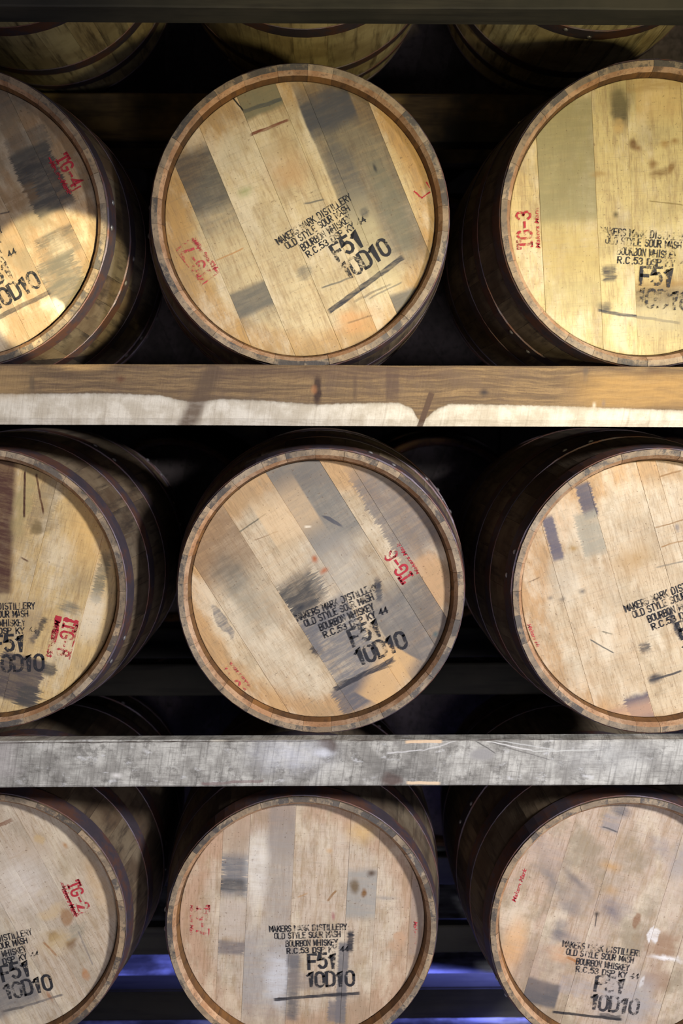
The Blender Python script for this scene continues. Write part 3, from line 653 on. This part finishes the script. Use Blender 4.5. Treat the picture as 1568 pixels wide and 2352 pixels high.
# tier 3 rail top follows from the lower row of chimes
def place(sp):
    """depth from apparent size, height resting on the tier's rail"""
    c, r = sp['c'], sp['r']
    y = 1.96
    for _ in range(6):
        p = at(c[0], c[1], y)
        q = project((p.x + RH, y, p.z))
        y *= ((q[0] - c[0]) / r)
    return at(c[0], c[1], y)
YF = {0: 1.93, 1: 1.885, 2: 1.930, 3: 1.96}      # plane of each tier's rail front
POS = {k: place(s) for k, s in SPEC.items()}
RAIL_TOP = {t: sum(POS[k].z - RH for k in POS if SPEC[k]['tier'] == t) / 3 for t in (1, 2, 3)}
RAIL_TOP[0] = zrow(18, YF[0]) + 0.098

# ------------------------------------------------------------------ setting: floor, walls, ceiling, posts
M_FLOOR = wood_dark('old_floor_boards', (196, 196, 204), (84, 82, 84), (110, 104, 104), 0.8, 0.9, 'X')
M_WALL = wood_dark('dark_wall_boards', (70, 60, 54), (54, 46, 42), (40, 34, 30), 0.85, 0.4, 'Y')
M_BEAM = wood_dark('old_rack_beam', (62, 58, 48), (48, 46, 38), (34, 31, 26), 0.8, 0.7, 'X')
M_BACKBEAM = wood_dark('olive_lit_beam', (138, 112, 66), (54, 50, 38), (58, 46, 30), 0.8, 0.6, 'X')  # yellowish lit patches mixed into the beam colour
def box(x0, x1, y0, y1, z0, z1):
    V = [(x, y, z) for x in (x0, x1) for y in (y0, y1) for z in (z0, z1)]
    return V, [(0, 1, 3, 2), (4, 6, 7, 5), (0, 4, 5, 1), (2, 3, 7, 6), (0, 2, 6, 4), (1, 5, 7, 3)]
def box_obj(name, b, mat, parent=None, bevel=0.0):
    cx, cy, cz = (b[0] + b[1]) / 2, (b[2] + b[3]) / 2, b[4]
    V, Fc = box(b[0] - cx, b[1] - cx, b[2] - cy, b[3] - cy, 0, b[5] - b[4])
    me = mesh(name, V, Fc)
    if bevel:
        bm = bmesh.new(); bm.from_mesh(me)
        bmesh.ops.bevel(bm, geom=bm.edges[:], offset=bevel, segments=2, affect='EDGES'); bm.to_mesh(me); bm.free()
    bm = bmesh.new(); bm.from_mesh(me); bmesh.ops.recalc_face_normals(bm, faces=bm.faces); bm.to_mesh(me); bm.free()
    return link(name, me, mat, parent, (cx, cy, cz))
tag(box_obj('floor', (-3, 3, -1.2, 5.6, -0.1, 0.0), M_FLOOR), 'weathered wooden floor under the barrel rack, bluish in daylight', kind='structure')
wb = tag(box_obj('wall_back', (-3, 3, 5.62, 5.7, 0, 3.6), M_WALL), 'dark boarded wall behind the rack', kind='structure')
for i in range(20):
    p = box_obj('plank', (-3 + i * .3 + .006, -2.7 + i * .3 - .006, 5.59, 5.62, 0, 3.6), M_WALL)
    p.parent = wb; p.location = p.location - wb.location
tag(box_obj('wall_left', (-3.08, -3, 1.0, 5.7, 0, 3.6), M_WALL), 'dark boarded side wall', kind='structure')
tag(box_obj('sill_beam', (-1.6, 1.6, 2.75, 2.83, 0.0, 0.085), M_BEAM, None, .004), 'low dark sill beam on the floor beneath the lowest barrels, blue light around it', 'beam')

XP = 1.43
for sx, side in ((-1, 'left'), (1, 'right')):
    for py, row in ((2.06, 'front'), (2.74, 'second'), (3.13, 'third'), (3.90, 'rear')):
        tag(box_obj('rack_post', (sx * XP - .05, sx * XP + .05, py, py + .10, 0, 3.0), M_BEAM, None, .003),
            f'square wooden rack post at the {side} end of the rack, in the {row} line', 'post')

# ------------------------------------------------------------------ rails
def rail_material(name, kind, vc, stains):
    m, t, b = material(name)
    uvn = t.n('ShaderNodeUVMap'); v = uvn.outputs[0]
    sep = t.n('ShaderNodeSeparateXYZ'); t.l(v, sep.inputs[0])
    warp = t.noise(v, 1.6, 3, 0.5)
    wv = t.n('ShaderNodeCombineXYZ')
    t.l(sep.outputs[0], wv.inputs[0]); t.l(t.m('ADD', sep.outputs[1], t.m('MULTIPLY', warp, 0.10)), wv.inputs[1])
    gr = t.noise(t.scale(wv.outputs[0], (5, 85, 1)), 1, 4, 0.7)
    gr2 = t.noise(t.scale(wv.outputs[0], (1.6, 34, 1)), 1, 3, 0.6)
    sawv = t.n('ShaderNodeCombineXYZ')
    t.l(t.m('ADD', sep.outputs[0], t.m('MULTIPLY', sep.outputs[1], 0.16)), sawv.inputs[0]); t.l(sep.outputs[1], sawv.inputs[1])
    saw = t.noise(t.scale(sawv.outputs[0], (46, 1.6, 1)), 1, 3, 0.65)
    blot = t.noise(v, 5, 5, 0.65); fine = t.noise(v, 90, 3, 0.7)
    if kind == 'two_tone':
        c = t.mix(t.ramp(gr2, 0.38, 0.62), srgb((138, 112, 78)), srgb((104, 84, 62)))
        c = t.mix(t.m('MULTIPLY', t.ramp(gr, 0.46, 0.62), 0.6), c, srgb((88, 68, 52)))
        c = t.mix(t.m('MULTIPLY', t.ramp(blot, 0.5, 0.7), 0.5), c, srgb((96, 78, 64)))
        c = t.mix(t.m('MULTIPLY', t.ramp(fine, 0.52, 0.68), 0.45), c, srgb((84, 66, 52)))
        c = t.mix(t.m('MULTIPLY', t.ramp(t.noise(v, 3.5, 5, 0.7), 0.48, 0.68), 0.5), c, srgb((104, 84, 68)))
        pale = t.mix(t.ramp(blot, 0.38, 0.62), srgb((210, 200, 182)), srgb((182, 170, 150)))
        pale = t.mix(t.m('MULTIPLY', t.ramp(saw, 0.52, 0.72), 0.35), pale, srgb((140, 124, 104)))
        pale = t.mix(t.m('MULTIPLY', t.ramp(fine, 0.6, 0.72), 0.4), pale, srgb((120, 104, 84)))
        # wavy line between heartwood above and pale sapwood below
        cr = t.n('ShaderNodeValToRGB'); e = cr.color_ramp
        pts = [(0, 912), (80, 902), (200, 901), (330, 900), (430, 904), (462, 912), (500, 918), (560, 911), (650, 914), (760, 922), (850, 919), (940, 918), (968, 930), (984, 958), (1000, 950), (1018, 932), (1050, 920), (1150, 921), (1300, 924), (1568, 932)]
        while len(e.elements) < len(pts): e.elements.new(0.5)
        for k, (x, y) in enumerate(pts):
            e.elements[k].position = x / 1568; g = (y - 880) / 100; e.elements[k].color = (g, g, g, 1)
        t.l(t.m('MULTIPLY', t.m('ADD', sep.outputs[0], 784 / 328), 328 / 1568), cr.inputs[0])
        bound = t.m('ADD', t.m('MULTIPLY', cr.outputs[0], 100 / 328), (880 - vc) / 328)
        dd = t.m('SUBTRACT', t.m('ADD', sep.outputs[1], t.m('MULTIPLY', t.m('SUBTRACT', t.noise(v, 30, 3, 0.6), 0.5), 0.02)), bound)
        edge = t.ramp(t.m('ABSOLUTE', dd), 0.028, 0.0)
        c = t.mix(t.ramp(dd, -0.006, 0.008), c, pale)
        c = t.mix(t.m('MULTIPLY', edge, 0.3), c, srgb((90, 78, 62)))
    else:
        c = t.mix(t.ramp(blot, 0.34, 0.62), srgb((192, 188, 178)), srgb((140, 136, 128)))
        c = t.mix(t.m('MULTIPLY', t.ramp(saw, 0.48, 0.66), 0.55), c, srgb((104, 100, 94)))
        c = t.mix(t.m('MULTIPLY', t.ramp(gr, 0.50, 0.70), 0.45), c, srgb((98, 94, 88)))
        c = t.mix(t.m('MULTIPLY', t.ramp(t.noise(v, 7, 5, 0.75), 0.50, 0.66), 0.62), c, srgb((80, 76, 70)))
        c = t.mix(t.m('MULTIPLY', t.ramp(t.noise(t.scale(v, (1, 2, 1)), 7, 4, 0.7), 0.58, 0.7), 0.55), c, srgb((208, 206, 204)))
    for s in stains: c = stain(t, v, base=c, **s)
    t.l(c, b.inputs['Base Color']); b.inputs['Roughness'].default_value = 0.78
    b.inputs['Specular IOR Level'].default_value = 0.3
    bp = t.n('ShaderNodeBump'); bp.inputs['Strength'].default_value = 0.5; bp.inputs['Distance'].default_value = 0.002
    t.l(t.m('ADD', gr, t.m('MULTIPLY', saw, 0.7)), bp.inputs['Height']); t.l(bp.outputs[0], b.inputs['Normal'])
    return m
def railpx(vc): return lambda x, y: ((x - 784) / 328, (y - vc) / 328)
def conv(stains, px, tilt=0.0, r=328.0, seams=()):
    out = []
    for s in stains:
        s = dict(s)
        if 'line' in s:
            x0, y0, x1, y1 = s.pop('line'); th = s.pop('th')
            a, b_ = px(x0, y0), px(x1, y1)
            s['cu'], s['cv'] = (a[0] + b_[0]) / 2, (a[1] + b_[1]) / 2
            s['au'] = math.dist(a, b_) / 2; s['av'] = th * 1.25 / r / 2
            s['rot'] = math.atan2(b_[1] - a[1], b_[0] - a[0])
            s.setdefault('su', 0.012); s.setdefault('sv', 0.003); s.setdefault('rag', 0.02)
        else:
            s['cu'], s['cv'] = px(s.pop('x'), s.pop('y')); s['au'] = s.pop('hu') / r; s['av'] = s.pop('hv') / r
            if not s.get('ell') and not s.get('rot') and s['au'] > 18 / r:
                lo, hi = s['cu'] - s['au'], s['cu'] + s['au']
                for q in seams:
                    if abs(q - lo) < 20 / r: lo = s['lo'] = q
                    elif abs(q - hi) < 20 / r: hi = s['hi'] = q
                s['cu'], s['au'] = (lo + hi) / 2, (hi - lo) / 2 + (0.01 if 'lo' in s or 'hi' in s else 0)
        out.append(s)
    return out
def rail(y0, y1, z0, z1, mat, x0=-1.55, x1=1.55, wob=0.0012, cham=0.0, roll=0.0, seed=1, n=90, vpx=1230.0):
    """long sawn beam with slightly uneven edges; origin at the middle of its underside"""
    rnd = random.Random(seed)
    ph = [rnd.uniform(0, 6.28) for _ in range(8)]
    def wv(x, k): return wob * (math.sin(3.1 * x + ph[k]) + 0.6 * math.sin(9.7 * x + ph[(k + 3) % 8]) + 0.35 * math.sin(31 * x + ph[(k + 5) % 8]))
    H, D = z1 - z0, y1 - y0; V, UV, Fc = [], [], []
    for i in range(n + 1):
        x = x0 + (x1 - x0) * i / n
        t_ = wv(x, 0); b_ = wv(x, 1)
        prof = [(-D / 2 + .003, H + t_), (-D / 2, H - .004 + t_), (-D / 2, cham + .003 + b_), (-D / 2 + .002 + cham * .35, b_ * .5), (D / 2, 0), (D / 2, H - .017), (-D / 2 + .04, H - .002)]
        for (y, z) in prof:
            V.append((x, y, z)); UV.append((x * vpx / 328, (H / 2 - z) * vpx / 328 - (y + D / 2) * vpx / 328 * (1 if z > H * .9 else 0)))
    for i in range(n):
        for k in range(7): Fc.append((i * 7 + k, i * 7 + 7 + k, i * 7 + 7 + (k + 1) % 7, i * 7 + (k + 1) % 7))
    Fc.append(tuple(range(7))); Fc.append(tuple(reversed(range(n * 7, n * 7 + 7))))
    me = mesh('rack_rail', V, Fc, UV)
    bm = bmesh.new(); bm.from_mesh(me); bmesh.ops.recalc_face_normals(bm, faces=bm.faces); bm.to_mesh(me); bm.free()
    return link('rack_rail', me, mat, None, ((x0 + x1) / 2, (y0 + y1) / 2, z0), (0, roll, 0))
p1, p2 = railpx(903), railpx(1757)
st1 = [LN(548,840,480,975,28,(92,74,58),rag=.05,mot=.4,su=.01,sv=.03,st=.8), S(765,893,9,28,(58,42,36),rag=.06,mot=.2,ell=1,sv=.03,st=.9), S(757,890,6,8,(150,100,64),ell=1),
       LN(1010,895,984,972,10,(84,64,50),rag=.03,mot=.2,st=.9), S(1122,896,8,6,(56,48,46),ell=1,mot=.1,rag=.02,st=.9), S(1340,858,5,14,(84,72,64),mot=.2,rag=.02,st=.8), S(925,880,14,34,(84,66,56),mot=.6,rag=.05,sv=.04,st=.7), S(156,880,5,14,(74,64,54),mot=.5,st=.7),
       S(345,871,8,6,(96,62,44),ell=1,mot=.1,st=.7), S(845,885,4,26,(84,66,54),mot=.5,st=.6), S(1380,918,3.5,5,(70,78,96),mot=0), S(1360,920,3,4,(220,214,200),mot=0), S(800,855,250,12,(84,64,54),sv=.03,su=.2,mot=.6,st=.5),
       S(1492,850,14,6,(84,60,46),ell=1,rag=.06,st=.7), S(60,880,80,30,(170,138,92),su=.15,sv=.05,mot=.6,st=.5), S(1460,890,130,34,(182,142,82),su=.2,sv=.05,mot=.5,st=.55)]  # last two: warm light at the rail ends, painted as soft patches
st2 = [LN(-60,1707,1640,1699,3.5,(70,62,56),rag=.02,mot=.9,st=.9), S(932,1793,22,16,(96,74,66),ell=1,rag=.08,mot=.1,sv=.02,st=.85), S(950,1775,60,22,(74,70,66),ell=1,rag=.2,sv=.1,comb=.1,mot=.5,st=.8), LN(962,1706,1044,1706,7,(214,184,150),rag=.02,mot=.1,st=.95), LN(965,1803,1040,1805,6,(214,188,156),rag=.02,mot=.1,st=.9),
       S(785,1712,24,16,(84,70,62),ell=1,rot=.5,rag=.06,mot=.2,st=.8), S(775,1734,22,8,(214,214,218),ell=1,rag=.06,mot=.3,st=.7), S(310,1783,8,4,(228,222,214),ell=1,rag=.03,mot=.1,st=.9), S(90,1770,60,30,(90,86,80),ell=1,rag=.25,comb=.2,sv=.12,mot=.7,st=.6),
       S(1135,1738,30,15,(158,154,148),ell=1,rag=.02,mot=.1,sv=.02,st=.7), S(1135,1738,26,12,(146,142,138),ell=1,mot=.1,sv=.01,st=.8), LN(1145,1706,1250,1730,2.2,(206,202,196),rag=.02,mot=.1,st=.8), LN(1165,1704,1300,1728,2,(190,188,182),rag=.02,mot=.1,st=.7), LN(1120,1705,1165,1735,2,(80,78,74),mot=.1,st=.7), LN(1250,1732,1400,1728,2,(200,198,190),mot=.2,st=.7), LN(1155,1710,1290,1752,2,(88,84,80),mot=.2,st=.6),
       LN(920,1734,1000,1726,2.2,(204,200,196),rag=.03,mot=.1,st=.7), LN(1000,1728,1075,1706,2.2,(200,196,190),rag=.03,mot=.1,st=.6), S(540,1700,10,3,(230,220,200),ell=1), LN(500,1802,640,1798,5,(120,96,92),rag=.04,mot=.6,st=.7), S(700,1740,60,26,(196,196,202),ell=1,rag=.2,sv=.12,mot=.6,st=.6), S(1420,1745,80,24,(180,178,174),ell=1,rag=.2,sv=.14,mot=.6,st=.5), S(20,1745,50,40,(200,190,186),ell=1,rag=.2,sv=.14,mot=.6,st=.5)]
M_RAIL1 = rail_material('two_tone_rail_wood', 'two_tone', 903, conv(st1, p1))
M_RAIL2 = rail_material('grey_weathered_rail_wood', 'grey', 1757, conv(st2, p2))
T = RAIL_TOP
z1b = zrow(966, YF[1]); z2b = zrow(1806, YF[2])
tag(rail(YF[1], YF[1] + .09, z1b - .009, T[1], M_RAIL1, cham=.009, roll=R(.2), seed=3, wob=.0006), 'thick two-tone wooden rail, brown above and pale below', 'rail')
tag(rail(YF[2], YF[2] + .068, z2b, T[2] - .002, M_RAIL2, seed=9, wob=.0011), 'silvery grey weathered rail with saw marks and knots under the middle row of barrels', 'rail')
tag(rail(YF[0], YF[0] + .075, zrow(18, YF[0]), T[0], M_BEAM, seed=5), 'dark rail crossing the very top edge of the photo', 'rail')
tag(rail(YF[3], YF[3] + .085, T[3] - .10, T[3], M_RAIL2, seed=6), 'grey front rail under the lowest row of barrels', 'rail')
names = {0: 'top row', 1: 'upper row', 2: 'middle row', 3: 'lowest row'}
for t_ in (0, 1, 2, 3):
    zt = T[t_]
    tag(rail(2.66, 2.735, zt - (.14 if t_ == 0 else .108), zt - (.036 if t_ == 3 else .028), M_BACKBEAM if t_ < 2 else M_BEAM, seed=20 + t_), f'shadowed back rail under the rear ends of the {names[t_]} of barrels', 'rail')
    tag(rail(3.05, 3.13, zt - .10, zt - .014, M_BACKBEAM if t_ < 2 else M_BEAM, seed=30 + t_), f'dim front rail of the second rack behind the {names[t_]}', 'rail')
    tag(rail(3.82, 3.90, zt - .12, zt - .022, M_BEAM, seed=40 + t_), f'dim rear rail of the second rack behind the {names[t_]}', 'rail')

# ------------------------------------------------------------------ the nine barrels with stamped heads
LABELS = {
 'r1l': 'leftmost barrel of the upper row, warm light patch on its lower head',
 'r1m': 'centre barrel of the upper row, red TG-7 stamp on its left',
 'r1r': 'yellow-lit oak barrel at the right of the upper row with red TG-3 stamp',
 'r2l': 'leftmost barrel of the middle row, golden head with solid red TG-8 stamp',
 'r2m': 'centre barrel of the middle row with grey diagonal boards and red TG-6 stamp',
 'r2r': 'rightmost barrel of the middle row, dark purple patches at its top left',
 'r3l': 'pale barrel at the left of the lowest row with red TG-2 stamp and brown flecks',
 'r3m': 'centre barrel of the lowest row with near vertical boards',
 'r3r': 'smudged rightmost barrel of the lowest row, white flakes on its head'}
def stamp_lines(s, k):
    """black distillery stamp; s = metres per photo pixel, k = scale"""
    q = s * k
    L = [('MAKERS MARK DISTILLERY', -30, 80, 176, 13.5), ('OLD STYLE SOUR MASH', -32, 63, 150, 13.5), ('BOURBON WHISKEY', -23, 44, 118, 13.5), ('R.C.53 DSP KY 44', -10, 27, 140, 12.5)]
    out = [('text', t_, x * q, y * q, w_ * q, h * q, 0.088) for t_, x, y, w_, h in L]
    out += [('text', 'F51', 0, 0, 60 * q, 34 * q, 0.092), ('text', '10D10', 17 * q, -43 * q, 106 * q, 34 * q, 0.088)]
    return out
def red_lines(txt, s, k, style):
    q = s * k; L = []
    if txt.startswith('TG'): L.append(('text', txt, 0, 0, 74 * q, 29 * q, 0.085))
    if txt.startswith('TG') and style in ('bar', 'box', 'heavy'):
        th = {'bar': 7, 'box': 9, 'heavy': 17}[style]
        L.append(('bar', '', 0, (-24 - th / 4) * q, 96 * q, th * q, 0))
        L.append(('text', 'Makers Mark', 4 * q, (-24 - th / 4) * q, 84 * q, 13 * q, 0.02))
        if style == 'box':
            L.append(('bar', '', -46 * q, -2 * q, 40 * q, 4 * q, 0, 90)); L.append(('bar', '', 48 * q, -2 * q, 40 * q, 8 * q, 0, 90)); L.append(('bar', '', 0, 18 * q, 84 * q, 3 * q, 0))
        if style == 'bar': L.append(('bar', '', 44 * q, -8 * q, 26 * q, 5 * q, 0, 90))
        if style == 'heavy':
            L.append(('bar', '', -44 * q, 0, 34 * q, 12 * q, 0, 90)); L.append(('bar', '', 0, 17 * q, 84 * q, 4 * q, 0))
    elif txt.startswith('TG'): L.append(('text', 'Makers Mark', 2 * q, -27 * q, 84 * q, 8.5 * q, 0.014))
    if txt == 'script': L.append(('text', 'Makers Mark', 0, 0, 76 * q, 8.5 * q, 0.018))
    if txt == 'bit':
        L += [('bar', '', -6 * q, 8 * q, 26 * q, 6 * q, 0, 80), ('bar', '', 8 * q, -10 * q, 34 * q, 4 * q, 0, -25), ('bar', '', 24 * q, -2 * q, 20 * q, 4 * q, 0, 60)]
    return L
for i, (key, sp) in enumerate(SPEC.items()):
    tl = R(sp['tilt']); c, r = sp['c'], sp['r']; px = headpx(c, r, tl)
    seams = [px(*p)[0] * RH for p in sp['seams']]
    sg = sp.get('us', [])
    seams += [u / r * RH for u in sg if all(abs(u / r * RH - q) > .02 for q in seams)]
    seams = sorted(u for u in seams if abs(u) < RHEAD - .006)
    disc = (*px(sp['disc'][0], sp['disc'][1]), sp['disc'][2], r)
    mat = head_material('head_wood_' + key, disc, conv(sp['stains'], px, tl, r, [q / RH for q in seams]), lambda a, b_: (a, b_), sp.get('warm', (206, 168, 112)), sp.get('pale', (222, 204, 172)), .75, sp['grey'])
    P = POS[key]; P.z = T[sp['tier']] + RH + .0005
    tn = list(sp['tones'])
    root, O = build_barrel(P, R(sp['yaw']), 0, tl, seams, tn, mat, n_off=i * 5, spin=.4 * i)
    tag(root, LABELS[key], 'barrel', 'stamped whiskey barrels lying on the rack')
    s = RH / r
    def loc(x, y):
        u, v = px(x, y)
        return (u * math.cos(tl) + v * math.sin(tl)) * RH, (u * math.sin(tl) - v * math.cos(tl)) * RH
    X, Y, A, K, fade = sp['stamp']; cx, cz = loc(X, Y)
    b = stamp('black_stamp', root, M_INKFADE if fade else M_INK, cx, cz, R(A), stamp_lines(s, K), RECESS - .0011); b.location = O
    tag(b, 'black printed distillery stamp')
    for (txt, X, Y, A, K, sty, fade) in sp['reds']:
        cx, cz = loc(X, Y)
        b = stamp('red_stamp', root, M_REDFADE if fade else M_RED, cx, cz, R(A), red_lines(txt, s, K, sty), RECESS - .0011); b.location = O
        tag(b, 'red printed batch stamp')

# ------------------------------------------------------------------ top row: seen from below, heads above the frame
M_PLAINHEAD = wood_dark('shade_darkened_head_oak', (96, 84, 82), (70, 60, 56), (50, 42, 38), .7)  # gloom of the second rack put into the head colour
M_STAVE2 = wood_dark('shade_darkened_oak_stave', (60, 50, 42), (48, 42, 36), (36, 30, 26))  # stave colour darkened to carry the second rack's shade
def even(n): return [-RHEAD + 2 * RHEAD * k / n for k in range(1, n)]
for i, (x, lab, tf) in enumerate(((-.655, 'lamplit barrel belly hanging at the top left corner of the photo', .8), (-.045, 'barrel belly with a reddish stave at the top centre of the photo', 1.0), (.56, 'barrel belly with bright lit hoops at the top right of the photo', 1.1))):
    root, O = build_barrel((x, 1.95, T[0] + RH + .006), 0, 0, R(20 * i), even(7), None, M_PLAINHEAD, 100 + i, [M_STAVE_LAMPLIT, M_CHIME, M_BEVEL, M_CROZE], 'green', tf * 1.2, spin=i * 1.3)
    tag(root, lab, 'barrel', 'barrels of the top row seen from below')

# ------------------------------------------------------------------ second rack behind, in the dark
k = 0
for t_, xs in ((0, (-.45, .28, .92)), (1, (-.42, .30, .96)), (2, (-.45, .32, .98)), (3, (-.40, .36, 1.0))):
    for j, x in enumerate(xs):
        k += 1
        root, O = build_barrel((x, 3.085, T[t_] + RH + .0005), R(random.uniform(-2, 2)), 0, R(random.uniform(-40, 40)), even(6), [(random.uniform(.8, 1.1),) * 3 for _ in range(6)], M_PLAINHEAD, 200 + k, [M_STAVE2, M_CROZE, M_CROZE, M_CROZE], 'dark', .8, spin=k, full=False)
        tag(root, f"shadowy barrel of the second rack behind the {names[t_]}, {('left', 'centre-right', 'far right')[j]} gap", 'barrel', 'shadowy barrels in the second rack')
